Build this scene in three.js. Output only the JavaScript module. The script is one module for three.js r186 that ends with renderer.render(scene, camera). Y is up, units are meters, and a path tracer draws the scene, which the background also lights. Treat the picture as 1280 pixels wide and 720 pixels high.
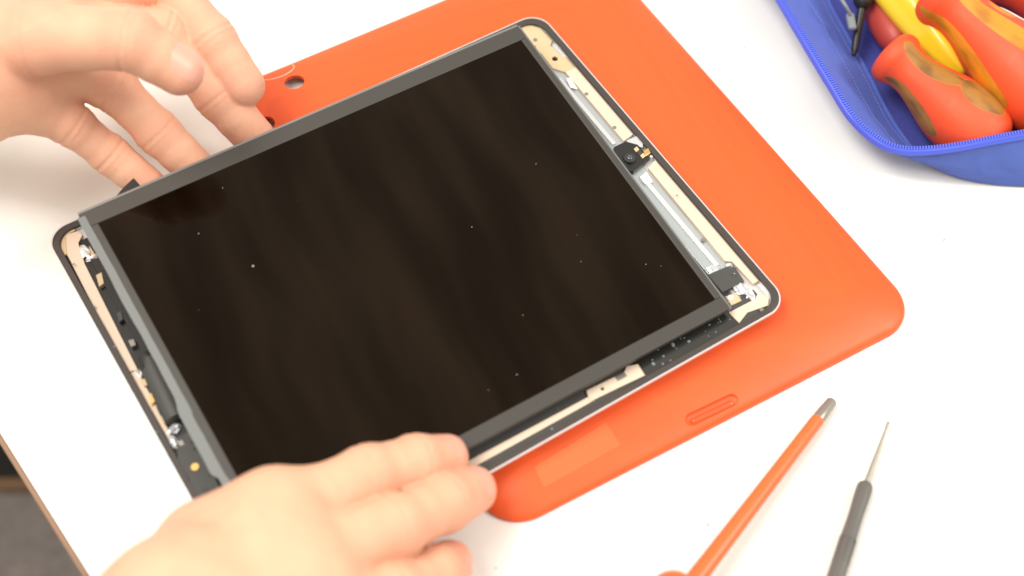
import * as THREE from 'three';
import { mergeGeometries, mergeVertices, toCreasedNormals } from 'three/addons/utils/BufferGeometryUtils.js';
import { RoundedBoxGeometry } from 'three/addons/geometries/RoundedBoxGeometry.js';
import { MarchingCubes } from 'three/addons/objects/MarchingCubes.js';
import { ImprovedNoise } from 'three/addons/math/ImprovedNoise.js';
import { RectAreaLightUniformsLib } from 'three/addons/lights/RectAreaLightUniformsLib.js';
import { Brush, Evaluator, SUBTRACTION, ADDITION } from 'three-bvh-csg';

// ---------------------------------------------------------------- camera, light, exposure
const V = (x, y, z) => new THREE.Vector3(x, y, z);
const MM = 0.001;
const CASE_H = 8.5, BODY_H = 8.8, TOP = CASE_H + BODY_H;          // mm: the case lies on the table, the tablet on the case
const scene = new THREE.Scene();
const camera = new THREE.PerspectiveCamera(2 * Math.atan(360 / 1736.19) * 180 / Math.PI, 16 / 9, 0.02, 20);
const EYE = V(-146.886, 470.78 + TOP, 273.918);                    // mm
const FWD = V(0.31369624, -0.84196726, -0.4389599), RGT = V(0.8426975, 0.03383473, 0.53732312), UPV = V(0.43755639, 0.53846665, -0.72013753);
camera.position.copy(EYE).multiplyScalar(MM);
camera.up.copy(UPV);
camera.lookAt(EYE.clone().add(FWD.clone().multiplyScalar(100)).multiplyScalar(MM));
camera.focus = 0.59;
camera.userData.fStop = 4.8;
RectAreaLightUniformsLib.init();
scene.background = new THREE.Color(0.78, 0.735, 0.675);             // the dim warm room around the table
function areaLamp(at, target, w, h, color, intensity) {
  const l = new THREE.RectAreaLight(color, intensity, w, h);
  l.position.copy(at); l.lookAt(target); l.castShadow = true; scene.add(l);
}
areaLamp(V(1.25, 1.45, 0.85), V(0, 0, 0), 0.55, 0.55, new THREE.Color(1, 0.95, 0.88), 19);
areaLamp(V(-0.75, 1.75, -0.35), V(0, 0, 0), 1.2, 0.7, new THREE.Color(1, 0.95, 0.88), 12);
const renderer = new THREE.WebGLRenderer({ antialias: true });
renderer.toneMapping = THREE.LinearToneMapping;
renderer.toneMappingExposure = 1.24;
renderer.shadowMap.enabled = true;

// ---------------------------------------------------------------- helpers
let seed = 7;
const rnd = () => { seed = (seed * 1664525 + 1013904223) >>> 0; return seed / 4294967296; };
const N = new ImprovedNoise();
const lerp = (a, b, t) => a + (b - a) * t, clamp = (x, a, b) => Math.min(b, Math.max(a, x));
const smooth = (a, b, x) => { const t = clamp((x - a) / (b - a), 0, 1); return t * t * (3 - 2 * t); };
// where the sight line through a point of the photograph meets the level plane at height h (mm)
function at(px, py, h = 0) {
  const d = FWD.clone().multiplyScalar(1736.19).addScaledVector(RGT, px - 640).addScaledVector(UPV, 360 - py);
  return EYE.clone().addScaledVector(d, (h - EYE.y) / d.y);
}
const used = {};
function numbered(n) { used[n] = (used[n] ?? -1) + 1; return used[n] ? n + '_' + String(used[n]).padStart(3, '0') : n; }
function thing(name, label, category, pos = V(0, 0, 0), group) {   // pos in mm
  const o = new THREE.Group(); o.name = numbered(name); o.position.copy(pos).multiplyScalar(MM);
  o.userData = { label, category }; if (group) o.userData.group = group;
  scene.add(o); return o;
}
// geometry in mm, in the parent's axes
function part(name, geo, mat, parent, extra) {
  const list = Array.isArray(geo) ? geo : [geo];
  let g = list[0];
  if (list.length > 1) g = mergeGeometries(list.map((q) => { const c = q.index ? q.toNonIndexed() : q.clone(); for (const k of Object.keys(c.attributes)) if (!['position', 'normal', 'uv'].includes(k)) c.deleteAttribute(k); return c; }));
  else g = g.clone();
  g.scale(MM, MM, MM);
  const m = new THREE.Mesh(g, mat); m.name = name; m.castShadow = m.receiveShadow = true;
  if (extra) Object.assign(m.userData, extra);
  parent.add(m); return m;
}
// rings of points -> surface. uv in metres along both ways
function loft(rings, { closed = true, capA = false, capB = false, unitUV = false } = {}) {
  const n = rings[0].length, m = closed ? n + 1 : n, pos = [], uv = [], idx = [];
  let v = 0; const vs = [0];
  for (let i = 1; i < rings.length; i++) { let d = 0; for (let j = 0; j < n; j += Math.max(1, n >> 3)) d = Math.max(d, rings[i][j].distanceTo(rings[i - 1][j])); v += d; vs.push(v); }
  rings.forEach((r, i) => {
    let u = 0; let tot = 0; for (let j = 1; j < m; j++) tot += r[j % n].distanceTo(r[j - 1]);
    for (let j = 0; j < m; j++) {
      if (j) u += r[j % n].distanceTo(r[j - 1]);
      const p = r[j % n]; pos.push(p.x, p.y, p.z);
      if (unitUV) uv.push(j / (m - 1), vs[i] / (v || 1)); else uv.push(u * MM, vs[i] * MM);
    }
  });
  for (let i = 0; i + 1 < rings.length; i++) for (let j = 0; j + 1 < m; j++) { const a = i * m + j, b = a + 1, c = a + m, d = c + 1; idx.push(a, c, b, b, c, d); }
  const cap = (ri, flip) => {
    const c = V(0, 0, 0); rings[ri].forEach((p) => c.add(p)); c.multiplyScalar(1 / n);
    const ci = pos.length / 3; pos.push(c.x, c.y, c.z); uv.push(0, vs[ri] * MM);
    for (let j = 0; j + 1 < m; j++) { const a = ri * m + j, b = a + 1; flip ? idx.push(a, b, ci) : idx.push(b, a, ci); }
  };
  if (capA) cap(0, true);
  if (capB) cap(rings.length - 1, false);
  const g = new THREE.BufferGeometry();
  g.setAttribute('position', new THREE.Float32BufferAttribute(pos, 3)); g.setAttribute('uv', new THREE.Float32BufferAttribute(uv, 2)); g.setIndex(idx);
  g.computeVertexNormals();
  if (closed) { const nn = g.attributes.normal; for (let i = 0; i < rings.length; i++) { const a = i * m, b = a + m - 1; const x = V(nn.getX(a) + nn.getX(b), nn.getY(a) + nn.getY(b), nn.getZ(a) + nn.getZ(b)).normalize(); nn.setXYZ(a, x.x, x.y, x.z); nn.setXYZ(b, x.x, x.y, x.z); } }
  return g;
}
// outline of a rounded rectangle given by its four sides
function rrect(x0, x1, z0, z1, r, y, seg = 10) {
  const out = [], c = [[x1 - r, z1 - r, 0], [x0 + r, z1 - r, 1], [x0 + r, z0 + r, 2], [x1 - r, z0 + r, 3]];
  for (const [cx, cz, q] of c) for (let k = 0; k <= seg; k++) { const a = (q + k / seg) * Math.PI / 2; out.push(V(cx + r * Math.cos(a), y, cz + r * Math.sin(a))); }
  return out;
}
// flat plate from an outline [[x, z], ...] with a bevel, standing from y0 to y1
function plate(pts, y0, y1, bevel = 0.15, holes = [], seg = 2) {
  const s = new THREE.Shape(pts.map(([x, z]) => new THREE.Vector2(x, -z)));
  for (const [hx, hz, hr] of holes) { const p = new THREE.Path(); p.absarc(hx, -hz, hr, 0, 7, true); s.holes.push(p); }
  const g = new THREE.ExtrudeGeometry(s, { depth: Math.max(0.01, y1 - y0 - 2 * bevel), bevelEnabled: bevel > 0, bevelSize: bevel, bevelThickness: bevel, bevelOffset: -bevel, bevelSegments: seg, curveSegments: 14 });
  g.rotateX(-Math.PI / 2); g.translate(0, y0 + bevel, 0);
  return g;
}
function box(x0, x1, y0, y1, z0, z1, r = 0.3) {
  const g = new RoundedBoxGeometry(x1 - x0, y1 - y0, z1 - z0, 2, Math.min(r, (x1 - x0) / 2.1, (y1 - y0) / 2.1, (z1 - z0) / 2.1));
  g.translate((x0 + x1) / 2, (y0 + y1) / 2, (z0 + z1) / 2); return g;
}
// solid of revolution along a straight line from a to b: profile [[t 0..1, radius], ...]
function spindle(a, b, prof, seg = 36, shape = null) {
  const d = b.clone().sub(a), z = d.clone().normalize(), x = V(0, 1, 0).cross(z).normalize(), y = z.clone().cross(x);
  const rings = prof.map(([t, r]) => { const c = a.clone().addScaledVector(d, t), ring = []; for (let k = 0; k < seg; k++) { const q = k / seg * Math.PI * 2, rr = r * (shape ? shape(q, t) : 1); ring.push(c.clone().addScaledVector(x, rr * Math.cos(q)).addScaledVector(y, rr * Math.sin(q))); } return ring; });
  return loft(rings, { capA: true, capB: true, unitUV: true });
}
function curveProf(pts, n = 40) { const c = new THREE.CatmullRomCurve3(pts.map(([t, r]) => V(t, r / 100, 0)), false, 'centripetal'); return c.getPoints(n).map((p) => [p.x, Math.max(0.02, p.y * 100)]); }
function tube(pts, r, seg = 60, rs = 8, closed = false) { return new THREE.TubeGeometry(new THREE.CatmullRomCurve3(pts, closed, 'centripetal'), seg, r, rs, closed); }

// ---------------------------------------------------------------- textures
function dataTex(w, h, fn, srgb = false) {
  const d = new Uint8Array(w * h * 4);
  for (let y = 0; y < h; y++) for (let x = 0; x < w; x++) { const c = fn(x / w, y / h); const o = (y * w + x) * 4; for (let k = 0; k < 3; k++) d[o + k] = clamp(Math.round((Array.isArray(c) ? c[k] : c) * 255), 0, 255); d[o + 3] = 255; }
  const t = new THREE.DataTexture(d, w, h); t.wrapS = t.wrapT = THREE.RepeatWrapping; t.magFilter = THREE.LinearFilter; t.minFilter = THREE.LinearMipmapLinearFilter; t.generateMipmaps = true;
  if (srgb) t.colorSpace = THREE.SRGBColorSpace; t.needsUpdate = true; return t;
}
const fbm = (x, y, z, o = 4) => { let s = 0, a = 0.5; for (let i = 0; i < o; i++) { s += a * N.noise(x, y, z + i * 7.3); x *= 2.03; y *= 2.03; a *= 0.5; } return s; };
// tiles: noise on a torus-free small trick, blended at the borders
const mixA = (a, b, t) => Array.isArray(a) ? a.map((x, i) => lerp(x, b[i], t)) : lerp(a, b, t);
const tiled = (f) => (u, v) => { const bx = smooth(0.8, 1, u), by = smooth(0.8, 1, v); return mixA(mixA(f(u, v), f(u - 1, v), bx), mixA(f(u, v - 1), f(u - 1, v - 1), bx), by); };
const rep = (t, metres) => { const c = t.clone(); c.repeat.set(1 / metres, 1 / metres); c.needsUpdate = true; return c; };
const skinTex = dataTex(512, 512, tiled((u, v) => { const cell = Math.abs(N.noise(u * 60, v * 60, 1)) * 0.5 + Math.abs(N.noise(u * 110 + 5, v * 90, 3)) * 0.35; return 0.35 + cell + 0.25 * fbm(u * 14, v * 14, 9, 3); }));
const clothTex = dataTex(256, 256, (u, v) => { const a = Math.sin(u * Math.PI * 2 * 32), b = Math.sin(v * Math.PI * 2 * 32); return 0.5 + 0.25 * (a * b > 0 ? a * a : -b * b) + 0.1 * N.noise(u * 20, v * 20, 4); });
const leatherTex = dataTex(512, 512, tiled((u, v) => 0.5 + 0.5 * fbm(u * 90, v * 90, 2, 3) + 0.15 * fbm(u * 9, v * 9, 5, 3)));
const smearTex = dataTex(1024, 768, (u, v) => { const s = 0.5 + 0.9 * fbm(u * 9, v * 1.6, 3, 4), w = smooth(0.35, 0.75, s); const r = 0.05 + 0.10 * w + 0.02 * fbm(u * 40, v * 30, 8, 2); return [0, r, 0]; });
// streaky room reflection painted into the glass colour: faint brownish streaks
const reflectStreakTex = dataTex(768, 576, (u, v) => { const s = 0.5 + 1.0 * fbm(u * 10 - v * 0.8 + 0.3 * N.noise(u * 2, v * 3, 5), v * 1.3, 3, 3), k = 0.1 + 0.9 * smooth(0.05, 0.95, s); return [0.09 * k, 0.065 * k, 0.043 * k]; }, true);
const blotchTex = dataTex(512, 512, tiled((u, v) => { const s = 0.93 + 0.07 * fbm(u * 5, v * 5, 12, 4); return [s, s * 0.995, s * 0.98]; }), true);

// ---------------------------------------------------------------- materials (linear base colours)
const lin = (r, g, b) => new THREE.Color().setRGB(r, g, b);
const std = (c, roughness, o = {}) => new THREE.MeshPhysicalMaterial({ color: c, roughness, ...o });
const M = {
  table: std(lin(0.95, 0.95, 0.93), 0.45, { map: rep(blotchTex, 0.35), specularIntensity: 0.6 }),
  edge: std(lin(0.24, 0.135, 0.08), 0.5),
  orange: std(lin(0.87, 0.108, 0.014), 0.46, { map: rep(blotchTex, 0.11), bumpMap: rep(leatherTex, 0.05), bumpScale: 0.00006 }),
  orangeDeep: std(lin(0.74, 0.08, 0.018), 0.25, { clearcoat: 0.4 }),
  orangeGlint: std(lin(0.9, 0.55, 0.42), 0.4),
  alu: std(lin(0.66, 0.66, 0.66), 0.4, { metalness: 0.45 }),
  aluTray: std(lin(0.5, 0.54, 0.55), 0.38, { metalness: 0.7 }),
  black: std(lin(0.012, 0.011, 0.010), 0.42),
  blackGloss: std(lin(0.02, 0.02, 0.016), 0.2, { clearcoat: 0.5 }),
  gasket: std(lin(0.045, 0.036, 0.03), 0.5),
  charcoal: std(lin(0.05, 0.05, 0.047), 0.55),
  cream: std(lin(0.66, 0.52, 0.4), 0.6),
  tan: std(lin(0.56, 0.42, 0.25), 0.55),
  gold: std(lin(0.75, 0.48, 0.16), 0.3, { metalness: 0.8 }),
  foil: std(lin(0.62, 0.64, 0.67), 0.42, { metalness: 0.6 }),
  white: std(lin(0.85, 0.84, 0.8), 0.4),
  lcdFrame: std(lin(0.042, 0.038, 0.032), 0.5),
  lcdSide: std(lin(0.22, 0.22, 0.21), 0.42, { metalness: 0.5 }),
  lcdTape: std(lin(0.16, 0.17, 0.165), 0.5, { metalness: 0.3 }),
  screen: std(lin(1, 1, 1), 1, { map: reflectStreakTex, roughnessMap: smearTex, specularIntensity: 0.48, specularColor: lin(0.8, 0.55, 0.36) }),
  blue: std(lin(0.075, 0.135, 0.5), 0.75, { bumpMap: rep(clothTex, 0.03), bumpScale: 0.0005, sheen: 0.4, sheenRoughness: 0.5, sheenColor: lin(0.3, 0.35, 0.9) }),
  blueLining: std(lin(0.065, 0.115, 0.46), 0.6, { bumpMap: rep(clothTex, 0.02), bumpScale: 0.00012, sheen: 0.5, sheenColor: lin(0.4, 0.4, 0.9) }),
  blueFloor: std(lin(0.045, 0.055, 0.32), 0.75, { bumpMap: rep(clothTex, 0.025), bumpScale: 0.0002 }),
  zip: std(lin(0.06, 0.10, 0.62), 0.4),
  zipTeeth: std(lin(0.085, 0.135, 0.66), 0.4),
  thread: std(lin(0.2, 0.23, 0.62), 0.7),
  yellow: std(lin(0.85, 0.55, 0.02), 0.3, { clearcoat: 0.3 }),
  red: std(lin(0.62, 0.055, 0.022), 0.4),
  grey: std(lin(0.2, 0.22, 0.24), 0.5),
  steel: std(lin(0.32, 0.29, 0.25), 0.35, { metalness: 0.7 }),
  brass: std(lin(0.5, 0.46, 0.4), 0.28, { metalness: 0.8 }),
  blackHandle: std(lin(0.105, 0.098, 0.088), 0.45),
  insul: std(lin(0.86, 0.13, 0.03), 0.35),
};

// ---------------------------------------------------------------- the setting
const carpetTex = dataTex(512, 512, tiled((u, v) => { const s = 0.5 + 0.45 * fbm(u * 60, v * 60, 1, 3) + 0.3 * fbm(u * 7, v * 7, 4, 3); return [0.5 * s + 0.42, 0.49 * s + 0.39, 0.49 * s + 0.37]; }), true);
{
  const g = new THREE.PlaneGeometry(6, 6, 1, 1); g.rotateX(-Math.PI / 2); const uv = g.attributes.uv; for (let i = 0; i < uv.count; i++) uv.setXY(i, uv.getX(i) * 6, uv.getY(i) * 6);
  const f = new THREE.Mesh(g, std(lin(0.36, 0.345, 0.335), 0.95, { map: rep(carpetTex, 0.4), bumpMap: rep(carpetTex, 0.4), bumpScale: 0.003 }));
  f.name = 'floor'; f.position.y = -0.74; f.receiveShadow = true; f.userData = { kind: 'structure', label: 'grey brown carpeted floor below the table edge', category: 'floor' }; scene.add(f);
}
{
  const t = thing('table', 'white laminate table with a thin brown edge, under everything', 'table', V(0, -25, 0));
  // the left edge runs through two points of the photograph
  const a = at(0, 555), b = at(103, 720), d = b.clone().sub(a).setY(0).normalize(), n = V(-d.z, 0, d.x); if (n.x < 0) n.negate();
  const p = (s, q) => { const v = a.clone().addScaledVector(d, s).addScaledVector(n, q); return [v.x, v.z]; };
  const g = plate([p(-700, 2.2), p(500, 2.2), p(500, 1000), p(-700, 1000)], 0, 25, 0);
  const uv = g.attributes.uv, ps = g.attributes.position; for (let i = 0; i < uv.count; i++) uv.setXY(i, ps.getX(i) * MM, ps.getZ(i) * MM);
  part('tabletop', g, M.table, t);
  part('edge_band', plate([p(-700, 0), p(500, 0), p(500, 2.19), p(-700, 2.19)], 0, 24.8, 0.6), M.edge, t);
  // legs carry the top
  const legs = [p(-660, 60), p(460, 60), p(460, 950), p(-660, 950)];
  for (const [x, z] of legs) part('leg', box(x - 20, x + 20, -715, -0.5, z - 20, z + 20, 4), M.grey, t);
}
{
  const c = at(-62, 490, -640), s = thing('shoe', 'dark shoe with a brown sole edge on the floor', 'shoe', V(c.x, -740, c.z));
  const ring = (y, w, l) => { const o = []; for (let k = 0; k < 40; k++) { const q = k / 40 * Math.PI * 2; o.push(V(w * Math.cos(q) * (1 + 0.12 * Math.sin(q)), y, l * Math.sin(q))); } return o; };
  part('upper', loft([ring(19, 46, 118), ring(35, 47, 117), ring(60, 42, 105), ring(85, 34, 85), ring(100, 22, 60), ring(106, 4, 20)], { capB: true }), M.black, s);
  part('sole', loft([ring(0.5, 47, 122), ring(4, 51, 126), ring(16, 52, 127), ring(20, 50, 124)], { capA: true, capB: true }), std(lin(0.16, 0.085, 0.03), 0.6), s);
  s.rotation.y = 0.9;
}

// ---------------------------------------------------------------- orange case, face down
{
  const t = thing('tablet_case', 'orange soft tablet case lying face down under the opened tablet', 'tablet case');
  // the four straight edges of the slightly skewed case meet in rounded corners
  const C4 = [[172.3, 121.3], [-27.5, 110.8], [-28, -136.5], [177, -132.7]].map(([x, z]) => new THREE.Vector2(x, z));
  const outline = (inset, rad, y) => {
    const nrm = C4.map((p, i) => { const d = C4[(i + 1) % 4].clone().sub(p).normalize(); return new THREE.Vector2(-d.y, d.x); });   // outward
    const cen = new THREE.Vector2(70, -10); nrm.forEach((n, i) => { if (n.dot(cen.clone().sub(C4[i])) > 0) n.negate(); });
    const off = inset + rad, out = [];
    for (let i = 0; i < 4; i++) {
      const n0 = nrm[(i + 3) % 4], n1 = nrm[i], c0 = n0.dot(C4[i]) - off, c1 = n1.dot(C4[i]) - off, det = n0.x * n1.y - n0.y * n1.x;
      const cx = (c0 * n1.y - c1 * n0.y) / det, cz = (n0.x * c1 - n1.x * c0) / det, a0 = Math.atan2(n0.y, n0.x); let da = Math.atan2(n1.y, n1.x) - a0; da = Math.atan2(Math.sin(da), Math.cos(da));
      for (let k = 0; k <= 12; k++) { const a = a0 + da * k / 12; out.push(V(cx + rad * Math.cos(a), y, cz + rad * Math.sin(a))); }
    }
    return out;
  };
  const PROF = [[0, 1.3], [0.3, 2.2], [1.1, 3.1], [2.6, 3.9], [5, 4.75], [9, 5.9], [14, 7.0], [20, 7.9], [27, 8.4], [34, 8.5]];
  const caseY = (d) => { for (let i = 0; i + 1 < PROF.length; i++) if (d < PROF[i + 1][0]) return lerp(PROF[i][1], PROF[i + 1][1], (d - PROF[i][0]) / (PROF[i + 1][0] - PROF[i][0])); return 8.5; };
  const solid = (inset, drop, y0) => {
    const rings = [outline(inset, 17, y0)];
    for (const [i, y] of PROF) rings.push(outline(inset + i, Math.max(4, 17 - i * 0.5), Math.max(y0 + 0.02, y - drop)));
    return loft(rings, { capA: true, capB: true });
  };
  const ev = new Evaluator(); ev.useGroups = false; ev.attributes = ['position', 'normal', 'uv'];
  let b = new Brush(solid(0, 0, 0.02)); b.updateMatrixWorld();
  const cut = (g) => { const c = new Brush(g); c.updateMatrixWorld(); b = ev.evaluate(b, c, SUBTRACTION); b.updateMatrixWorld(); };
  cut(solid(1.6, 1.6, -1));
  const hole = (x, z, r) => { const g = new THREE.CylinderGeometry(r, r, 40, 32); g.translate(x, 0, z); cut(g); };
  const h1 = at(368, 103, 6.8), h2 = at(332, 153, 8);
  hole(h1.x, h1.z, 4.6); hole(h2.x, h2.z, 4);
  const nearEdge = (p) => { const [a, b] = C4, d = b.clone().sub(a).normalize(); return Math.abs((p.x - a.x) * d.y - (p.z - a.y) * d.x); };
  // the pill-shaped recess near the rim
  const s1 = at(859, 527, 5.4), s2 = at(922, 497, 5.4), sd = s2.clone().sub(s1), yaw = -Math.atan2(sd.z, sd.x), mid = s1.clone().add(s2).multiplyScalar(0.5), midY = caseY(nearEdge(mid));
  const pill = (len, r, h) => { const g = new THREE.CapsuleGeometry(r, len, 8, 20); g.rotateZ(Math.PI / 2); g.scale(1, h, 1); g.rotateY(yaw); return g; };
  { const g = pill(sd.length() - 5, 2.9, 0.55); g.translate(mid.x, midY + 0.25, mid.z); cut(g); }
  const sg = b.geometry.clone(); sg.clearGroups();
  part('shell', sg, M.orange, t);
  { const g = pill(sd.length() - 6.5, 1.3, 0.8); g.translate(mid.x, midY - 1.2, mid.z + 0.3); part('button', g, M.orangeDeep, t, { label: 'glossy darker bar in the pill-shaped recess' }); }
  { // finely ridged patch
    const c = at(722, 570, 8.5), ridges = [];
    const cor = [at(668, 583, 7.9), at(757, 528, 7.9), at(776, 553, 7.9), at(680, 606, 7.9)];
    for (let k = 0; k < 26; k++) { const f = (k + 0.5) / 26, p0 = cor[0].clone().lerp(cor[3], f), p1 = cor[1].clone().lerp(cor[2], f); for (const e of [p0, p1]) e.y = caseY(nearEdge(e)) - 0.08; ridges.push(tube([p0, p0.clone().lerp(p1, 0.5), p1], 0.2, 6, 6)); }
    part('ridged_patch', ridges, std(lin(0.86, 0.165, 0.05), 0.5), t);
  }
  { // thin loop by the rim near the holes, its glint given as pale colour
    const pts = []; for (let k = 0; k <= 24; k++) { const q = (-0.15 + 1.25 * k / 24) * Math.PI; const p = at(345 + 25 * Math.cos(q) * 0.9, 88 + 10 * Math.sin(q) - 10 * Math.cos(q) * 0.55, 5.5); { const e = Math.abs(p.z + 136) ; p.y = caseY(e) + 0.1; } pts.push(p); }
    part('glint_loop', tube(pts, 0.22, 48, 6), M.orangeGlint, t);
  }
}

// ---------------------------------------------------------------- the opened tablet
const W = 120.6, H = 92.85;
{
  const t = thing('tablet', 'opened tablet body with silver rim and bare inner parts, on the orange case', 'tablet', V(0, CASE_H, 0));
  const R = (i, y) => rrect(-W + i, W - i, -H + i, H - i, Math.max(2, 9.5 - i * 0.6), y, 12);
  const shellG = toCreasedNormals(loft([R(26, 0), R(14, 0.5), R(7, 2.0), R(3, 3.7), R(0.9, 5.8), R(0.1, 7.2), R(0, 8.6), R(0.12, 8.8), R(0.55, 8.8), R(0.6, 7.2), R(3.2, 7.1), R(3.3, 5.5), R(15.5, 5.5), R(15.6, 2.2), R(60, 2.1)], { capA: true, capB: true }), 0.7);
  part('back_shell', shellG, M.alu, t);
  part('gasket', toCreasedNormals(loft([R(0.64, 7.25), R(0.64, 8.35), R(0.85, 8.5), R(3.0, 8.5), R(3.2, 8.3), R(3.2, 7.25)]), 0.6), M.gasket, t);
  const q = (px, py, y) => { const v = at(px, py, CASE_H + y); return [v.x, v.z]; };
  const poly = (name, pts, y0, y1, m, holes = [], bevel = 0.12, extra) => part(name, plate(pts, y0, y1, bevel, holes), m, t, extra);
  // dark inner ledges
  poly('ledge', [[-105, 79], [113, 79], [113, 89.4], [-105, 89.4]], 5.52, 6.6, M.charcoal);
  poly('ledge', [[-117.2, -84], [-106, -84], [-106, 88], [-117.2, 88]], 5.52, 6.2, M.black);
  // right side: metal channel and adhesive strips
  poly('metal_channel', [[102, -62], [111.4, -62], [111.4, 66], [102, 66]], 5.52, 6.1, M.aluTray);
  part('channel_rib', box(106.2, 108.2, 6.0, 7.1, -56, -12, 0.4), M.alu, t);
  part('channel_rib', box(106.2, 108.4, 6.0, 7.1, 8, 62, 0.4), M.alu, t);
  poly('adhesive_strip', [[111.6, -57], [117.1, -57], [117.1, -12], [111.4, -11]], 5.52, 7.3, M.cream);
  poly('adhesive_strip', [[112.0, 6.5], [117.1, 4.5], [117.1, 77], [114.2, 77], [113.6, 64], [111.2, 62]], 5.52, 7.3, M.cream);
  poly('adhesive_strip', [[104.5, -90], [113, -90], [116.5, -85], [117, -76], [114.5, -74], [115.4, -66], [117, -64], [117, -57.2], [111.6, -57.2], [108, -62], [108.5, -72], [105, -80]], 5.52, 7.0, M.tan, [[112, -66.2, 1.5], [107.8, -77, 1.0]]);
  poly('hole_liner', [[109, -69], [115, -69], [115, -63], [109, -63]], 5.5, 5.8, M.black);
  poly('hole_liner', [[106, -79], [109.5, -79], [109.5, -75.2], [106, -75.2]], 5.5, 5.8, M.black);
  poly('foil_flap', [q(708, 98, 7), q(713, 98, 7), q(722, 112, 7), q(713, 110, 7)], 7.1, 7.35, M.white, [], 0.05);
  poly('foil_flap', [q(800, 222, 7), q(808, 215, 7), q(816, 228, 7), q(806, 230, 7)], 6.9, 7.3, M.white, [], 0.05);
  // camera module
  const cam = poly('camera_module', [q(767, 184, 8), q(782, 177, 8), q(797, 181, 8), q(812, 196, 8), q(806, 204, 8), q(792, 215, 8), q(785, 213, 8)], 5.6, 8.3, M.black, [], 0.3);
  { const c = at(787, 199, CASE_H + 8.4), g = new THREE.CylinderGeometry(2.5, 2.7, 1.6, 28); g.translate(c.x, 8.7, c.z); part('lens_barrel', g, M.blackGloss, cam);
    const s = new THREE.SphereGeometry(1.3, 24, 16); s.scale(1, 0.5, 1); s.translate(c.x, 9.5, c.z); part('lens', s, std(lin(0.05, 0.05, 0.08), 0.05, { clearcoat: 1 }), cam); }
  poly('gold_contact', [q(804, 190, 8), q(810, 186, 8), q(813, 192, 8), q(807, 196, 8)], 7.0, 8.6, M.gold, [], 0.15);
  for (let k = 0; k < 3; k++) poly('flex_trace', [q(792 + 4 * k, 187 + 4 * k, 8), q(796 + 4 * k, 184 + 4 * k, 8), q(799 + 4 * k, 188 + 4 * k, 8), q(795 + 4 * k, 191 + 4 * k, 8)], 8.2, 8.6, k % 2 ? M.gasket : M.tan, [], 0.08);
  { const c = q(814, 196, 8), g = new THREE.SphereGeometry(0.8, 16, 10); g.translate(c[0], 7.9, c[1]); part('screw', g, M.foil, t); }
  poly('foil_flap', [q(783, 177, 7), q(797, 171, 7), q(804, 178, 7), q(803, 186, 7), q(796, 184, 7), q(786, 181, 7)], 7.35, 7.9, M.foil, [], 0.1);
  for (const [x, y] of [[669, 50], [733, 118], [879, 300], [952, 388], [768, 160]]) { const c = q(x, y, 7), g = new THREE.CylinderGeometry(0.9, 0.9, 0.5, 18); g.translate(c[0], 7.2, c[1]); part('screw', g, M.steel, t); }
  poly('flex_cable', [q(795, 184, 7), q(799, 181, 7), q(812, 196, 7), q(808, 200, 7)], 6.3, 6.9, M.gold, [], 0.05);
  // dark chip and the crumpled foil by the corner
  poly('dark_chip', [q(884, 344, 7), q(916, 331, 7), q(930, 352, 7), q(903, 366, 7)], 5.6, 7.6, M.charcoal, [], 0.2);
  const crumple = (cx, cz, rx, rz, y, h, s) => { const g = new THREE.IcosahedronGeometry(1, 2); const p = g.attributes.position; for (let i = 0; i < p.count; i++) { const v = V(p.getX(i), p.getY(i), p.getZ(i)); const k = 1 + 0.55 * N.noise(v.x * 2.3 + s, v.y * 2.3, v.z * 2.3); p.setXYZ(i, cx + v.x * rx * k, y + Math.max(0, v.y + 0.3) * h * k, cz + v.z * rz * k); } const c = mergeVertices(g, 1e-4); return toCreasedNormals(c, 0.35); };
  const cr = (px, py, rx, rz, h, s, m = M.foil) => { const c = q(px, py, 7); part('foil_scrap', crumple(c[0], c[1], rx, rz, 6.3, h * 0.75, s), m, t); };
  cr(925, 361, 2.2, 3.0, 1.6, 1); cr(937, 368, 2.0, 2.6, 1.8, 2); cr(914, 334, 1.4, 2.2, 1.4, 3); cr(893, 337, 2.6, 3.0, 1.2, 4);
  poly('connector', [q(907, 371, 7), q(920, 366, 7), q(927, 376, 7), q(914, 382, 7)], 5.6, 7.3, M.tan, [], 0.15);
  { const c = q(913, 373, 7), g = new THREE.SphereGeometry(1.3, 16, 10); g.scale(1, 0.6, 1); g.translate(c[0], 7.4, c[1]); part('solder_blob', g, M.white, t); }
  poly('adhesive_strip', [q(911, 391, 7), q(944, 374, 7), q(948, 365, 7), q(961, 372, 7), q(960, 382, 7), q(934, 391, 7), q(924, 404, 7)], 6.62, 7.3, M.cream);
  // near side: glossy dark strip with glue residue, bracket and long adhesive strip
  poly('glossy_strip', [[50, 81], [98, 81], [98, 89.5], [52, 89.5]], 6.62, 7.0, M.blackGloss);
  poly('bracket', [q(733, 489, 7), q(762, 475, 7), q(780, 466, 7), q(783, 459, 7), q(797, 456, 7), q(806, 470, 7), q(770, 487, 7), q(737, 503, 7)], 6.62, 7.7, M.cream, [[...q(753, 487, 7), 0.9]]);
  { const c = q(776, 472, 7); part('screw', box(c[0] - 2.2, c[0] + 2.2, 7.6, 8.0, c[1] - 1.1, c[1] + 1.1, 0.2), M.steel, t); }
  poly('adhesive_strip', [q(740, 494, 7), q(744, 500, 7), q(560, 602, 7), q(555, 593, 7)], 6.62, 7.4, M.cream);
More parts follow.
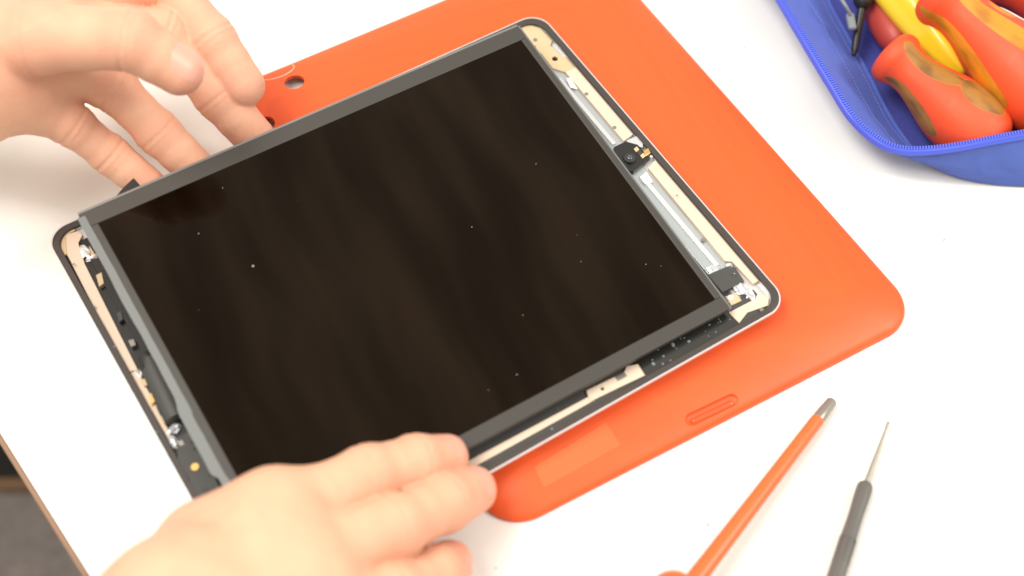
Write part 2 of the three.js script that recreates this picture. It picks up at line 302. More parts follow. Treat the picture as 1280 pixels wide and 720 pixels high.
  { const dots = []; for (let k = 0; k < 22; k++) { const x = lerp(54, 97, rnd()), z = lerp(81.6, 89, rnd()), r = 0.15 + 0.5 * rnd() ** 3; const g = new THREE.SphereGeometry(r, 8, 6); g.scale(1 + rnd(), 0.4, 1 + rnd()); g.translate(x, 7.05, z); dots.push(g); } part('glue_residue', dots, M.grey, t, { kind: 'stuff' }); }
  // left side
  for (const [x, y, w, h, m] of [[126, 352, 5, 9, M.tan], [151, 398, 4, 7, M.charcoal], [166, 431, 5, 5, M.steel], [191, 500, 4, 8, M.gold], [201, 514, 5, 5, M.charcoal], [227, 556, 5, 4, M.steel], [233, 600, 4, 6, M.gasket], [257, 616, 6, 5, M.gasket]])
    poly('bracket', [q(x - w, y - h * 0.6, 7), q(x + w * 0.4, y - h, 7), q(x + w, y + h * 0.5, 7), q(x - w * 0.2, y + h, 7)], 6.4, 8.62, m, [], 0.15);
  for (const [x, y] of [[92, 330], [118, 383], [143, 433], [196, 540], [700, 60], [846, 244], [918, 342], [690, 536]]) { const c = q(x, y, 8.5), g = new THREE.SphereGeometry(0.45, 10, 8); g.scale(1, 0.5, 1); g.translate(c[0], 8.5, c[1]); part('glue_speck', g, M.grey, t); }
  poly('adhesive_strip', [q(74, 303, 7), q(80, 294, 7), q(98, 289, 7), q(103, 294, 7), q(98, 304, 7), q(106, 330, 7), q(172, 462, 7), q(158, 466, 7), q(86, 322, 7)], 6.22, 7.2, M.cream);
  poly('adhesive_strip', [q(67, 300, 7), q(74, 290, 7), q(92, 284, 7), q(94, 289, 7), q(82, 294, 7), q(84, 318, 7), q(80, 320, 7)], 6.22, 7.4, M.tan);
  poly('adhesive_strip', [q(160, 467, 7), q(172, 463, 7), q(186, 490, 7), q(198, 510, 7), q(214, 546, 7), q(212, 552, 7), q(186, 508, 7), q(172, 486, 7)], 6.22, 7.0, M.cream);
  poly('ribbon_bar', [q(113, 325, 8), q(123, 322, 8), q(196, 440, 8), q(182, 447, 8)], 6.22, 8.2, M.black, [], 0.25);
  poly('tan_tape', [q(111, 306, 7), q(119, 318, 7), q(140, 348, 7), q(133, 352, 7), q(115, 325, 7)], 6.22, 6.9, M.tan);
  cr(106, 314, 2.2, 3.2, 1.5, 7, M.alu); cr(115, 322, 2.6, 1.1, 1.4, 8, M.alu);
  { const a = at(188, 450, CASE_H + 8), b = at(222, 525, CASE_H + 8); a.y = b.y = 7.2; const hb = spindle(a, b, [[0, 4.4], [0.02, 4.9], [0.5, 5.1], [0.98, 4.9], [1, 4.4]], 24); part('home_button_housing', hb, M.charcoal, t);
    const c = at(184, 444, CASE_H + 8), d = at(192, 462, CASE_H + 8); c.y = d.y = 7.4; part('housing_collar', spindle(c, d, [[0, 3.6], [0.1, 4.6], [0.9, 4.6], [1, 4.2]], 20), M.black, t); }
  for (const [x, y, s] of [[182, 478, 1], [207, 525, 1]]) { poly('gold_contact', [q(x - 7, y - 3, 8), q(x + 5, y - 6, 8), q(x + 9, y + 1, 8), q(x - 2, y + 5, 8)], 7.3, 8.2, M.tan, [], 0.1); poly('gold_pin', [q(x + 8, y - 8, 8), q(x + 12, y - 9, 8), q(x + 14, y - 1, 8), q(x + 10, y + 1, 8)], 9.6, 10.6, M.gold, [], 0.1); }
  cr(218, 536, 2.8, 1.8, 1.8, 11); cr(216, 552, 1.6, 3.0, 1.6, 13); cr(173, 466, 1.2, 2.2, 1.2, 15, M.alu);
  const spk = poly('speaker_box', [q(222, 547, 8), q(238, 538, 8), q(246, 548, 8), q(290, 640, 8), q(262, 662, 8), q(222, 576, 8)], 6.22, 8.4, M.charcoal, [], 0.3);
  { const c = q(244, 584, 8.4), g = new THREE.CylinderGeometry(1.5, 1.5, 0.5, 24); g.translate(c[0], 8.6, c[1]); part('gold_dot', g, M.gold, spk);
    for (const [x, y] of [[243, 561], [263, 594], [240, 553]]) { const e = q(x, y, 8.4), h = new THREE.CylinderGeometry(0.6, 0.6, 0.3, 14); h.translate(e[0], 8.42, e[1]); part('screw_hole', h, M.black, spk); } }
  for (const [x, y] of [[217, 577], [223, 587]]) { const c = q(x, y, 7), g = new THREE.SphereGeometry(0.9, 14, 10); g.scale(1, 0.6, 1); g.translate(c[0], 7.2, c[1]); part('screw', g, M.tan, t); }
}

// ---------------------------------------------------------------- the display panel, lifted at its far edge
{
  const t = thing('display_panel', 'black glossy display panel lifted at its far edge above the tablet body', 'display panel', V(-4.08, TOP + 12.0, 2.98));
  const rv = V(0.0845361, -0.010857, -0.01253), ang = rv.length(); t.quaternion.setFromAxisAngle(rv.normalize(), ang);
  const hx = 98.3, hz = 73.75, L = 4.9, T = 7.4, Rr = 3.0, B = 6.2, D = 2.8;   // frame widths and depth
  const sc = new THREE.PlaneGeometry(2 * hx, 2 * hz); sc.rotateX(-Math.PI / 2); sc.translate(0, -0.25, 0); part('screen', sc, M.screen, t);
  const bar = (x0, x1, z0, z1) => box(x0, x1, -D, 0, z0, z1, 0.45);
  part('frame', [bar(-hx - L, hx + Rr, -hz - T, -hz), bar(-hx - L, hx + Rr, hz, hz + B), bar(-hx - L, -hx, -hz - 0.01, hz + 0.01), bar(hx, hx + Rr, -hz - 0.01, hz + 0.01)], M.lcdFrame, t);
  const skirt = (pts) => plate(pts, -D - 0.4, -0.35, 0.2);
  part('metal_edge', skirt([[-hx - L - 0.2, -hz - T - 1.1], [hx + Rr, -hz - T - 1.1], [hx + Rr, -hz - T + 0.3], [-hx - L - 0.2, -hz - T + 0.3]]), M.lcdSide, t);
  part('metal_edge', skirt([[hx + Rr - 0.3, -hz - T], [hx + Rr + 0.8, -hz - T], [hx + Rr + 0.8, hz + B], [hx + Rr - 0.3, hz + B]]), M.lcdTape, t);
  part('back_plate', plate([[-hx - L + 0.5, -hz - T + 0.5], [hx + Rr - 0.5, -hz - T + 0.5], [hx + Rr - 0.5, hz + B - 0.5], [-hx - L + 0.5, hz + B - 0.5]], -D - 0.5, -D - 0.02, 0.1), M.lcdSide, t);
  // torn foil tape down the left edge
  const outer = [], inner = []; for (let k = 0; k <= 60; k++) { const f = k / 60, z = lerp(-hz - T + 2, hz + B, f); outer.push([-hx - L - 1.3 - 0.7 * fbm(f * 9, 1, 2, 3) - (f > 0.55 && f < 0.78 ? 1.6 : 0) * smooth(0.55, 0.6, f), z]); inner.push([-hx - L + 1.9 + 0.5 * fbm(f * 14, 4, 2, 3) - (f > 0.6 && f < 0.8 ? 0.5 : 0), z]); }
  part('foil_tape', plate([...outer, ...inner.reverse()], -0.15, 0.25, 0.1), M.lcdTape, t);
  // dark tape tab behind the far left corner
  part('tape_tab', plate([[-hx - L + 14, -hz - T - 1.0], [-hx - L + 27, -hz - T - 1.0], [-hx - L + 26, -hz - T - 7], [-hx - L + 21, -hz - T - 5]], -D - 0.2, -D + 0.4, 0.15), M.black, t);
  const dust = []; for (const [x, y] of [[317, 337], [670, 205], [590, 283], [728, 321], [810, 322], [830, 324], [655, 388], [612, 480], [648, 460], [600, 560], [640, 540], [700, 500], [575, 574], [280, 245], [250, 300]]) { const p = at(x, y, TOP + 12), r = x === 317 ? 0.55 : 0.12 + 0.14 * rnd(); t.updateMatrixWorld(); const l = t.worldToLocal(p.multiplyScalar(MM)).multiplyScalar(1000); const g = new THREE.SphereGeometry(r, 8, 6); g.scale(1, 0.5, 1); g.translate(l.x, Math.abs(l.x) < hx && Math.abs(l.z) < hz ? -0.2 : 0.05, l.z); dust.push(g); }
  for (let k = 0; k < 6; k++) { const g = new THREE.SphereGeometry(0.05 + 0.08 * rnd(), 6, 5); g.translate(lerp(-hx, hx, rnd()), -0.22, lerp(-hz, hz, rnd())); dust.push(g); }
  part('dust_specks', dust, M.steel, t, { kind: 'stuff' });
}

// ---------------------------------------------------------------- blue zip pouch
{
  const t = thing('tool_pouch', 'blue fabric zip pouch lying open, full of screwdriver handles', 'pouch');
  const rimP = [[930, -70, 26], [960, -25, 27], [984, 15, 27], [1012, 62, 26], [1040, 108, 24], [1062, 143, 22], [1085, 167, 19], [1108, 182, 18], [1130, 188, 18], [1160, 188, 20], [1200, 183, 24], [1240, 175, 28], [1290, 166, 32], [1350, 154, 35], [1420, 140, 36], [1500, 90, 36], [1500, -60, 36], [1300, -170, 36], [1080, -160, 30], [970, -120, 27]];
  const baseP = [[1000, -62], [1020, -30], [1040, 12], [1062, 52], [1085, 95], [1108, 140], [1128, 172], [1145, 194], [1162, 206], [1180, 216], [1203, 224], [1236, 230], [1290, 233], [1350, 230], [1400, 215], [1440, 150], [1430, 0], [1300, -90], [1120, -100], [1030, -90]];
  const curve = (pts, y) => new THREE.CatmullRomCurve3(pts.map(([x, yy, h]) => at(x, yy, h ?? y)), true, 'centripetal');
  const n = 220, seam = curve(rimP).getPoints(n).slice(0, n), base = curve(baseP, 1.2).getPoints(n).slice(0, n);
  const cen = V(0, 0, 0); base.forEach((p) => cen.add(p)); cen.multiplyScalar(1 / n);
  // wall rows from the base up to the rim, bulging outward
  const wall = (off, k0, k1, steps) => { const rows = []; for (let k = 0; k <= steps; k++) { const f = lerp(k0, k1, k / steps); rows.push(base.map((b, j) => { const r = seam[j], out = V(r.x - cen.x, 0, r.z - cen.z).normalize(); const wr = (2.6 * fbm(j * 0.07, f * 2.2, 3, 3) + 0.9 * fbm(j * 0.25, f * 5, 8, 2)) * Math.sin(f * Math.PI); return b.clone().lerp(r, f).addScaledVector(out, Math.sin(f * Math.PI) * 2.0 + off + wr); })); } return rows; };
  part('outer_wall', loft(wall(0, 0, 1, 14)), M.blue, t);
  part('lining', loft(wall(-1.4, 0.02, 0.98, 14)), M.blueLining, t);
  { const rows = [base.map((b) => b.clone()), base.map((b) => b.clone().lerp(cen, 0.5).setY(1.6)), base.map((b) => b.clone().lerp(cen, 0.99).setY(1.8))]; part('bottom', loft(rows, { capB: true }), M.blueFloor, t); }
  // zip: tape band, two rows of coil teeth
  const row = (f, lift) => base.map((b, j) => { const r = seam[j], out = V(r.x - cen.x, 0, r.z - cen.z).normalize(); return r.clone().addScaledVector(out, f).add(V(0, lift, 0)); });
  part('zip_tape', loft([row(-3.6, -3.4), row(-2.6, -0.2), row(-1.2, 1.0), row(0.4, 1.1), row(1.3, 0.2), row(1.6, -1.6)]), M.zip, t);
  const teeth = [], cc = new THREE.CatmullRomCurve3(row(-0.6, 1.3), true), len = cc.getLength(), nt = Math.floor(len / 1.2);
  for (let k = 0; k < nt; k++) { const p = cc.getPointAt(k / nt), tg = cc.getTangentAt(k / nt); const g = new RoundedBoxGeometry(0.75, 0.9, 2.0, 1, 0.25); g.rotateY(-Math.atan2(tg.z, tg.x)); g.translate(p.x, p.y, p.z); teeth.push(g); }
  part('zip_teeth', teeth, M.zipTeeth, t, { kind: 'stuff' });
  // stitched seam line of the lining
  const stitches = [], sr = wall(-2.1, 0.42, 0.42, 1)[0], sr2 = wall(-2.1, 0.16, 0.16, 1)[0];
  for (const line of [sr, sr2]) for (let j = 0; j < n; j += 1) { const a = line[j], b = line[(j + 1) % n]; if (a.distanceTo(b) > 8) continue; const m = a.clone().lerp(b, 0.6); stitches.push(new THREE.TubeGeometry(new THREE.LineCurve3(a, m), 1, 0.2, 5)); }
  part('stitching', stitches, M.thread, t, { kind: 'stuff' });
  part('hem', tube(wall(-2.0, 0.06, 0.06, 1)[0].filter((_, j) => j % 3 === 0), 0.9, 200, 8, true), M.blueLining, t);
}

// ---------------------------------------------------------------- tools in the pouch
function gripTex(patches, base, inlay, dirt) {
  const c = document.createElement('canvas'); c.width = 1024; c.height = 512; const g = c.getContext('2d');
  g.fillStyle = base; g.fillRect(0, 0, 1024, 512);
  for (const dx of [-1024, 0, 1024]) for (const [u, v, ru, rv, rot] of patches) {
    g.save(); g.translate(u * 1024 + dx, (1 - v) * 512); g.rotate(rot); g.beginPath(); g.ellipse(0, 0, ru * 1250, rv * 660, 0, 0, 7); g.fillStyle = inlay; g.fill(); g.lineWidth = 5; g.strokeStyle = 'rgba(205,110,40,0.45)'; g.stroke(); g.restore();
  }
  const im = g.getImageData(0, 0, 1024, 512), d = im.data;
  for (let y = 0; y < 512; y++) for (let x = 0; x < 1024; x++) { const o = (y * 1024 + x) * 4, s = fbm(x / 95, y / 95, 6, 5), amber = d[o + 1] > 96 ? 1 : 0.1, k = 1 - amber * dirt * smooth(-0.15, 0.35, s) - 0.03 * Math.abs(fbm(x / 9, y / 60, 3, 2)); d[o] *= k; d[o + 1] *= k; d[o + 2] *= k; }
  g.putImageData(im, 0, 0);
  const t = new THREE.CanvasTexture(c); t.colorSpace = THREE.SRGBColorSpace; t.wrapS = THREE.RepeatWrapping; return t;
}
const handleProf = curveProf([[0, 1], [0.004, 6], [0.02, 10.4], [0.06, 12.2], [0.11, 12.4], [0.15, 11.2], [0.2, 10.2], [0.28, 10.4], [0.4, 12.4], [0.55, 15.2], [0.7, 16.4], [0.85, 15.6], [0.95, 13], [0.99, 9], [1, 1]], 70);
function gripHandle(a, b, k, label, tex, group) {
  const t = thing('screwdriver', label, 'screwdriver', V(a.x, 0, a.z), group), o = V(a.x, 0, a.z);
  const A = a.clone().sub(o), B = b.clone().sub(o);
  const h = part('handle', spindle(A, B, handleProf.map(([q, r]) => [q, r * k]), 48, (q) => 1 + 0.03 * Math.cos(3 * q)), std(lin(1, 1, 1), 0.42, { map: tex, bumpMap: rep(leatherTex, 0.2), bumpScale: 0.0002 }), t);
  return t;
}
const tex1 = gripTex([[0.02, 0.40, 0.05, 0.14, 0.1], [0.25, 0.36, 0.055, 0.15, -0.25], [0.21, 0.66, 0.07, 0.1, 0.3], [0.52, 0.42, 0.05, 0.16, 0], [0.78, 0.42, 0.05, 0.16, 0], [0.06, 0.72, 0.05, 0.09, 0], [0.9, 0.7, 0.06, 0.1, 0]], 'rgb(230,80,36)', 'rgb(160,110,44)', 0.26);
const tex2 = gripTex([[0.06, 0.42, 0.035, 0.24, 0.0], [0.28, 0.40, 0.04, 0.26, -0.1], [0.5, 0.42, 0.04, 0.22, 0], [0.75, 0.42, 0.04, 0.24, 0], [0.17, 0.38, 0.03, 0.05, 0]], 'rgb(232,82,40)', 'rgb(214,138,32)', 0.2);
gripHandle(at(1108, 62, 26), at(1246, 186, 16), 1.0, 'red orange screwdriver with worn brown grip patches, nearest the pouch zip', tex1, undefined);
gripHandle(at(1168, -18, 40), at(1335, 150, 26), 1.2, 'larger red orange screwdriver with amber grip patches, right of the worn one', tex2, undefined);
gripHandle(at(1226, -34, 22), at(1400, 26, 18), 1.1, 'plain red screwdriver end in the top right corner of the photo', gripTex([], 'rgb(226,74,40)', 'rgb(200,120,30)', 0.3), undefined);
{
  const a = at(1094, -52, 26), b = at(1206, 94, 19), o = V(a.x, 0, a.z), t = thing('yellow_tool', 'glossy yellow tapered tool handle between the red screwdrivers', 'hand tool', o);
  part('handle', spindle(a.clone().sub(o), b.clone().sub(o), curveProf([[0, 12], [0.3, 12.4], [0.55, 11.4], [0.72, 9.6], [0.85, 7.4], [0.94, 4.6], [0.985, 2.4], [1, 0.4]], 40), 40, (q) => 1 + 0.05 * Math.cos(6 * q)), M.yellow, t);
  part('butt_cap', spindle(a.clone().sub(o).lerp(b.clone().sub(o), -0.04), a.clone().sub(o), [[0, 8], [0.3, 11], [1, 11.8]], 32), M.red, t);
}
{
  const a = at(1080, -20, 12), b = at(1128, 62, 12), o = V(a.x, 0, a.z), t = thing('red_tool', 'dark red rounded tool end under the yellow handle', 'hand tool', o);
  part('handle', spindle(a.clone().sub(o), b.clone().sub(o), curveProf([[0, 7], [0.3, 7.5], [0.6, 8.2], [0.85, 7.6], [0.96, 5], [1, 0.5]], 30), 32), std(lin(0.42, 0.045, 0.03), 0.45), t);
}
{
  const a = at(1081, -14, 24), b = at(1067, 70, 8), o = V(b.x, 0, b.z), t = thing('black_probe', 'thin black probe with a grey clip in the pouch corner', 'hand tool', o);
  const A = a.clone().sub(o), B = b.clone().sub(o);
  part('shaft', spindle(A, B, curveProf([[0, 2.0], [0.5, 1.9], [0.9, 1.6], [1, 0.9]], 12), 20), M.black, t);
  part('head', spindle(A.clone().lerp(B, -0.2), A.clone().lerp(B, 0.3), curveProf([[0, 4.5], [0.4, 4.6], [0.8, 4.4], [0.9, 3.6], [1, 2.2]], 16), 24), M.black, t);
  const c = at(1064, 27, 18).sub(o); const g = new RoundedBoxGeometry(4, 3, 10, 3, 1.4); g.rotateY(-0.55); g.translate(c.x, c.y, c.z); part('clip', g, M.grey, t);
  part('clip_wire', tube([at(1047, -8, 24).sub(o), at(1056, 6, 24).sub(o), at(1063, 18, 20).sub(o)], 0.9, 20, 8), M.grey, t);
}
{
  const a = at(1234, 17, 38), b = at(1330, 74, 34), o = V(a.x, 0, a.z), t = thing('white_tool', 'white plastic tool with small black holes, right of the larger red screwdriver', 'hand tool', o);
  const bd = part('body', spindle(a.clone().sub(o), b.clone().sub(o), curveProf([[0, 1], [0.02, 4], [0.08, 5.2], [0.5, 6], [1, 6]], 24), 28), std(lin(0.62, 0.63, 0.6), 0.4), t);
  for (const [x, y] of [[1243, 25], [1253, 35]]) { const c = at(x, y, 42).sub(o), g = new THREE.SphereGeometry(1.7, 14, 10); g.scale(1, 0.6, 1); g.translate(c.x, c.y - 0.5, c.z); part('hole', g, M.black, bd); }
}

// ---------------------------------------------------------------- the two screwdrivers on the table
{
  const tip = at(1041, 500, 4), end = at(860, 736, 14), dir = end.clone().sub(tip), L = dir.length(); dir.normalize();
  const o = V(tip.x, 0, tip.z), t = thing('insulated_screwdriver', 'screwdriver with orange insulated shaft lying at the bottom of the table', 'screwdriver', o);
  const P = (s) => tip.clone().addScaledVector(dir, s).sub(o);
  part('blade', spindle(P(0), P(14), [[0, 1.6], [0.06, 2.2], [0.5, 2.5], [1, 2.6]], 20, (q, f) => 1 - 0.35 * (1 - f) * Math.abs(Math.sin(q))), M.steel, t);
  part('insulation', spindle(P(11.5), P(L + 2), [[0, 2.3], [0.01, 2.7], [0.5, 3.1], [1, 3.7]], 32), M.insul, t);
  part('handle', spindle(P(L - 1), P(L + 96), curveProf([[0, 5], [0.01, 9], [0.05, 11.4], [0.1, 11.2], [0.18, 9.6], [0.4, 12], [0.7, 13.4], [0.93, 12], [0.99, 8], [1, 0.5]], 44), 36), M.insul, t);
}
{
  const tip = at(1110.5, 528, 3.4), neck = at(1083, 603, 4.2), end = at(1010, 830, 5), o = V(tip.x, 0, tip.z);
  const t = thing('precision_screwdriver', 'thin black precision screwdriver with a bare metal shaft on the white table', 'screwdriver', o);
  const A = tip.clone().sub(o), B = neck.clone().sub(o), C = end.clone().sub(o), D = C.clone().sub(B).normalize();
  part('shaft', spindle(A, B.clone().addScaledVector(D, 3), [[0, 0.7], [0.05, 0.75], [0.12, 0.6], [0.5, 0.95], [0.9, 1.3], [1, 1.5]], 18), M.brass, t);
  part('handle', spindle(B, C, curveProf([[0, 1.8], [0.012, 2.9], [0.03, 3.3], [0.1, 3.35], [0.17, 3.15], [0.24, 3.15], [0.3, 3.3], [0.36, 3.5], [0.8, 3.7], [0.97, 3.6], [1, 1]], 60), 28, (q) => 0.88 * (1 + 0.03 * Math.cos(6 * q))), M.blackHandle, t);
  for (let k = 0; k < 9; k++) { const f = 0.33 + 0.016 * k, p = B.clone().lerp(C, f), p2 = B.clone().lerp(C, f + 0.006); part('grip_ring', spindle(p, p2, [[0, 3.1], [0.2, 3.3], [0.8, 3.3], [1, 3.1]], 24), M.blackHandle, t); }
}
{ // a few crumbs on the table
  const g = []; for (const [x, y] of [[885, 656], [253, 27], [1245, 60], [700, 690], [930, 60], [620, 710], [1180, 300], [1150, 470]]) { const p = at(x, y, 0), s = new THREE.SphereGeometry(0.25 + 0.25 * rnd(), 8, 6); s.scale(1 + rnd(), 0.6, 1); s.translate(p.x, 0.15, p.z); g.push(s); }
  const m = part('crumbs', g, std(lin(0.4, 0.36, 0.3), 0.8), scene, { kind: 'stuff', label: 'tiny crumbs scattered on the white table', category: 'crumbs' });
}

// ---------------------------------------------------------------- hands
// A hand is one distance field: tapered bones joined by smooth minima, meshed once.
const smin = (a, b, k) => { const h = Math.max(k - Math.abs(a - b), 0) / k; return Math.min(a, b) - h * h * k * 0.25; };
function capsule(p, a, ra, b, rb) {
  const bx = b.x - a.x, by = b.y - a.y, bz = b.z - a.z, px = p.x - a.x, py = p.y - a.y, pz = p.z - a.z;
  const t = clamp((px * bx + py * by + pz * bz) / (bx * bx + by * by + bz * bz), 0, 1);
  const dx = px - bx * t, dy = py - by * t, dz = pz - bz * t;
  return Math.sqrt(dx * dx + dy * dy + dz * dz) - lerp(ra, rb, t);
}
function buildHand({ name, label, palm, fingers, cell = 0.95, kPalm = 14, kWeb = 8, kSide = 1.2, skin, creases = 0.35, nails, origin }) {
  // palm: bones [[a, ra, b, rb]...]; fingers: chains [[point, r]...]
  const field = (p) => {
    let d = 1e3;
    for (const [a, ra, b, rb] of palm) d = smin(d, capsule(p, a, ra, b, rb), kPalm);
    let best = d;
    for (const f of fingers) {
      let e = 1e3;
      for (let i = 0; i + 1 < f.length; i++) {                                   // slimmer between the joints
        const m = f[i].mid ??= [f[i][0].clone().lerp(f[i + 1][0], 0.5), (f[i][1] + f[i + 1][1]) * (i && i + 2 < f.length ? 0.465 : 0.49)];
        e = smin(e, smin(capsule(p, f[i][0], f[i][1], m[0], m[1]), capsule(p, m[0], m[1], f[i + 1][0], f[i + 1][1]), 1.2), 3);
      }
      if (e < 6 && creases) for (let i = 1; i + 1 < f.length; i++) {            // skin folds at the joints
        const [j, r] = f[i], ax = f[i + 1][0].clone().sub(f[i - 1][0]).normalize(), q = p.clone().sub(j), s = q.dot(ax);
        if (Math.abs(s) < 7 && q.lengthSq() < r * r * 4) e += creases * (Math.exp(-s * s / 1.1) + 0.4 * Math.exp(-((s - 2.6) ** 2) / 0.9)) - 0.25 * Math.exp(-s * s / 14) * 0.6;
      }
      best = smin(best, smin(d, e, f.web ?? kWeb), kSide);
    }
    return best;
  };
  const all = []; palm.forEach(([a, ra, b, rb]) => all.push([a, ra], [b, rb])); fingers.forEach((f) => f.forEach((j) => all.push(j)));
  const box3 = new THREE.Box3(); all.forEach(([p, r]) => { box3.expandByPoint(p.clone().addScalar(r + 4)); box3.expandByPoint(p.clone().addScalar(-r - 4)); });
  const c = box3.getCenter(V(0, 0, 0)), sz = box3.getSize(V(0, 0, 0)), half = Math.max(sz.x, sz.y, sz.z) / 2 * 1.03, res = Math.ceil(2 * half / cell);
  const mc = new MarchingCubes(res, new THREE.MeshStandardMaterial(), false, false, 400000);
  mc.isolation = 0;
  const p = V(0, 0, 0), hs = res / 2, S = 6, nc = Math.ceil(res / S), coarse = new Float32Array(nc ** 3), step = half / hs;
  for (let z = 0; z < nc; z++) for (let y = 0; y < nc; y++) for (let x = 0; x < nc; x++) {   // far cells are skipped
    p.set(c.x + ((x + 0.5) * S - hs) * step, c.y + ((y + 0.5) * S - hs) * step, c.z + ((z + 0.5) * S - hs) * step); coarse[x + nc * (y + nc * z)] = field(p);
  }
  for (let z = 0; z < res; z++) for (let y = 0; y < res; y++) for (let x = 0; x < res; x++) {
    p.set(c.x + (x - hs) / hs * half, c.y + (y - hs) / hs * half, c.z + (z - hs) / hs * half);
    const far = coarse[(x / S | 0) + nc * ((y / S | 0) + nc * (z / S | 0))];
    mc.field[x + y * res + z * res * res] = Math.abs(far) > S * step + 4 ? -far : box3.containsPoint(p) ? -field(p) : -20;
  }
  mc.update();
  const cnt = mc.count, src = mc.positionArray, pos = new Float32Array(cnt * 3);
  for (let i = 0; i < cnt; i++) { pos[i * 3] = c.x + src[i * 3] * half; pos[i * 3 + 1] = c.y + src[i * 3 + 1] * half; pos[i * 3 + 2] = c.z + src[i * 3 + 2] * half; }
  let g = new THREE.BufferGeometry(); g.setAttribute('position', new THREE.BufferAttribute(pos, 3)); g = mergeVertices(g, 0.02);
  const P = g.attributes.position, n = P.count, nor = new Float32Array(n * 3), uv = new Float32Array(n * 2), col = new Float32Array(n * 3), e = 0.25, v = V(0, 0, 0), w = V(0, 0, 0);
  const grad = (q, out) => { const f0 = (dx, dy, dz) => field(w.set(q.x + dx, q.y + dy, q.z + dz)); return out.set(f0(e, 0, 0) - f0(-e, 0, 0), f0(0, e, 0) - f0(0, -e, 0), f0(0, 0, e) - f0(0, 0, -e)).multiplyScalar(1 / (2 * e)); };
  const gr = V(0, 0, 0);
  for (let i = 0; i < n; i++) {
    v.fromBufferAttribute(P, i);
    for (let k = 0; k < 2; k++) { const d = field(w.copy(v)); grad(v, gr); const l = Math.max(0.4, gr.lengthSq()); v.addScaledVector(gr, clamp(-d / l, -0.4, 0.4)); }
    grad(v, gr).normalize();
    const soft = 0.25 * fbm(v.x * 0.09, v.y * 0.09, v.z * 0.09, 2);
    v.addScaledVector(gr, soft); P.setXYZ(i, v.x, v.y, v.z);
    nor.set([gr.x, gr.y, gr.z], i * 3); uv.set([(v.x + v.y * 0.6) * MM, (v.z - v.y * 0.6) * MM], i * 2);
    // redder over joints and finger ends, paler between, faint mottling
    let pink = 0; for (const f of fingers) f.forEach(([q, r], j) => { const d2 = q.distanceToSquared(v); pink = Math.max(pink, (j === f.length - 1 ? 1 : j === 0 ? 0.5 : 0.75) * Math.exp(-d2 / (2.2 * r * r))); });
    const mott = fbm(v.x * 0.12 + 3, v.y * 0.12, v.z * 0.12, 3) * 0.42, k = clamp(pink * skin.pink + mott, -0.15, 1);
    col.set([skin.base[0] * (1 - 0.04 * k), lerp(skin.base[1], skin.tip[1], k), lerp(skin.base[2], skin.tip[2], k)], i * 3);
  }
  g.computeVertexNormals(); { const q = g.attributes.normal; for (let i = 0; i < n; i++) { const a = V(q.getX(i), q.getY(i), q.getZ(i)), b = V(nor[i * 3], nor[i * 3 + 1], nor[i * 3 + 2]); const s = a.dot(b); if (s < 0) a.negate(); a.lerp(b, Math.abs(s) > 0.85 ? 0.7 : 0).normalize(); q.setXYZ(i, a.x, a.y, a.z); } } g.setAttribute('uv', new THREE.BufferAttribute(uv, 2)); g.setAttribute('color', new THREE.BufferAttribute(col, 3));
  const t = thing(name, label, 'hand', origin); g.translate(-origin.x, -origin.y, -origin.z);
  const body = part('skin', g, new THREE.MeshPhysicalMaterial({ vertexColors: true, roughness: 0.5, specularIntensity: 0.7, bumpMap: rep(skinTex, 0.022), bumpScale: 0.00028, sheen: 0.2, sheenRoughness: 0.5, sheenColor: lin(1, 0.5, 0.35) }), t);
  for (const { finger, up, size, back = 0 } of nails ?? []) {
    const f = fingers[finger], b = f[f.length - 1], a = f[f.length - 2], ax = b[0].clone().sub(a[0]).normalize(), y = up.clone().addScaledVector(ax, -up.dot(ax)).normalize(), x = y.clone().cross(ax);
    const rows = []; for (let i = 0; i <= 14; i++) { const s = i / 14, r = []; for (let j = 0; j <= 14; j++) { const q = (j / 14 - 0.5) * 2, wv = Math.sin(Math.min(1, s * 2.6 + 0.25) * Math.PI / 2) * Math.sqrt(Math.max(0, 1 - Math.max(0, (s - 0.72) / 0.28) ** 2 * 0.55)); const th = q * 0.86 * wv; const R0 = b[1] * 1.0;
      let pt = b[0].clone().addScaledVector(ax, (s - 0.62) * size - back); let dir = y.clone().multiplyScalar(Math.cos(th)).addScaledVector(x, Math.sin(th)); pt.addScaledVector(dir, R0 - 0.5);
      for (let k = 0; k < 3; k++) { const d = field(w.copy(pt)); pt.addScaledVector(dir, -d); } r.push(pt.addScaledVector(dir, 0.06 + 0.28 * (1 - q * q) * Math.min(1, 6 * s)).sub(origin)); } rows.push(r); }
    part('fingernail', loft(rows, { closed: false }), std(lin(...skin.nail), 0.42), t);
  }
  return t;
}
const J = (px, py, h, r) => [at(px, py, h), r];
const bone = (a, b) => [a[0], a[1], b[0], b[1]];
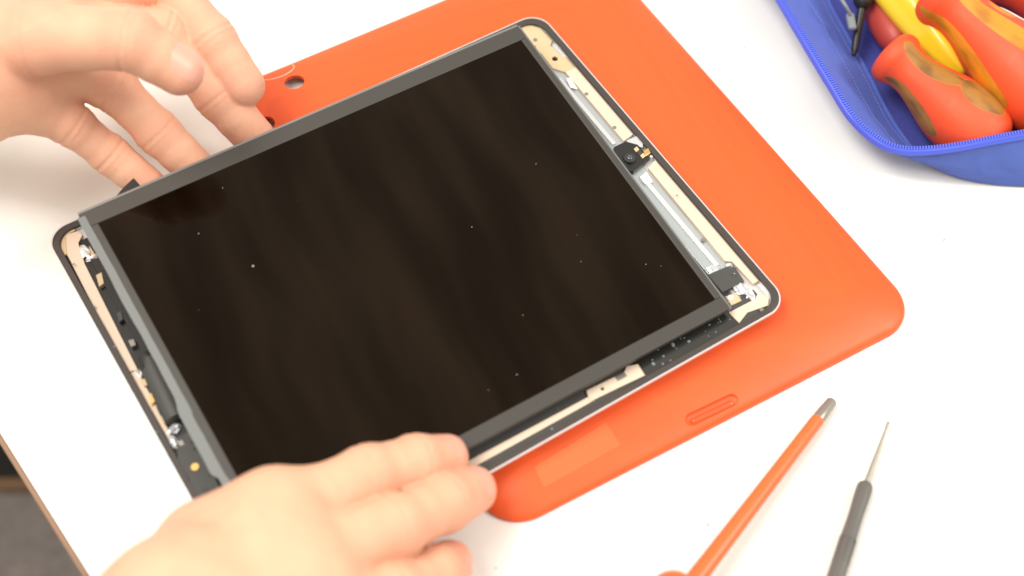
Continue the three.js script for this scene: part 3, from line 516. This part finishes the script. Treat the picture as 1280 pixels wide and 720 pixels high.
{ // near hand: back of a right hand, fingertips on the near edge of panel and tablet
  const wr = J(192, 872, 58, 28), arm = J(60, 1000, 62, 31), heel = J(232, 790, 55, 24);
  const mi = J(345, 650, 50, 13), mm = J(362, 705, 54, 14.5), mr = J(385, 752, 51, 14), ml = J(410, 805, 44, 13), mt = J(262, 690, 42, 14.5);
  const idx = [J(352, 648, 50, 12.6), J(460, 594, 46, 10.5), J(520, 577, 38, 9.5), J(557, 572, 29, 8.4)];
  const mid = [J(362, 706, 54, 12), J(492, 659, 45, 11), J(556, 628, 33, 10.4), J(590, 613, 23, 9)];
  const rng = [J(385, 760, 51, 12), J(492, 742, 40, 10.4), J(545, 717, 27, 9.6), J(560, 706, 17, 8.9)];
  const lit = [J(410, 805, 44, 11.5), J(500, 800, 32, 9.4), J(545, 780, 20, 8.4), J(558, 770, 12, 7.6)];
  const thb = [J(268, 690, 42, 13.5), J(330, 678, 36, 10.5), J(385, 660, 33, 9)];
  buildHand({ name: 'hand', label: 'hand seen from the back, fingertips pressing the near edge of the panel', origin: V(wr[0].x, 0, wr[0].z),
    palm: [bone(arm, wr), bone(wr, heel), bone(heel, mi), bone(heel, mm), bone(heel, mr), bone(heel, ml), bone(heel, mt), bone(mi, mm), bone(mm, mr), bone(mr, ml), bone(mt, mi)],
    fingers: [idx, mid, rng, lit, thb], kPalm: 13, kWeb: 7, kSide: 0.8, skin: { base: [0.73, 0.42, 0.275], tip: [0.71, 0.31, 0.2], pink: 0.8, nail: [0.72, 0.35, 0.25] }, creases: 0.38,
    nails: [{ finger: 0, up: V(0.9, 0.5, -0.2), size: 10 }, { finger: 1, up: V(0.95, 0.2, -0.1), size: 10 }, { finger: 2, up: V(0.95, 0.2, -0.1), size: 9 }] });
}
{ // far hand: palm side of a left hand, fingers curled behind the lifted edge, thumb above
  const arm = J(-330, 60, 78, 27), wr = J(-150, 85, 76, 25), hl = J(-60, 110, 74, 20);
  const mi = J(66, 0, 70, 12), mm = J(68, 36, 68, 12), mr = J(58, 80, 64, 11.5), ml = J(34, 120, 58, 11);
  const idx = [J(66, 0, 70, 11.5), J(203, -24, 64, 10.6), J(264, 50, 52, 10.2), J(303, 107, 40, 9.4)];
  const mid = [J(68, 36, 68, 11.5), J(205, 42, 56, 10.4), J(272, 120, 36, 9.6), J(318, 172, 22, 8.8)];
  const rng = [J(60, 77, 64, 10.6), J(142, 110, 51, 9.6), J(198, 166, 35, 9.0), J(248, 214, 22, 8.2)];
  const lit = [J(30, 124, 58, 10.3), J(90, 156, 46, 8.7), J(137, 193, 32, 8), J(184, 231, 22, 7.4)];
  const thb = [J(-60, 52, 82, 17), J(48, 46, 88, 14.5), J(163, 50, 94, 11.4), J(224, 89, 82, 9.3)]; thb.web = 5;
  buildHand({ name: 'hand', label: 'hand with thumb on top, fingers curled under the lifted far panel edge', origin: V(wr[0].x, 0, wr[0].z),
    palm: [bone(arm, wr), bone(wr, hl), bone(hl, mi), bone(hl, mm), bone(hl, mr), bone(hl, ml), bone(mi, mm), bone(mm, mr), bone(mr, ml)],
    fingers: [idx, mid, rng, lit, thb], kPalm: 10, kWeb: 6, skin: { base: [0.74, 0.425, 0.28], tip: [0.74, 0.31, 0.21], pink: 0.9, nail: [0.73, 0.36, 0.27] }, creases: 0.55,
    nails: [{ finger: 4, up: V(0.5, 0.85, 0.4), size: 15, back: -2.2 }] });
}
renderer.render(scene, camera);
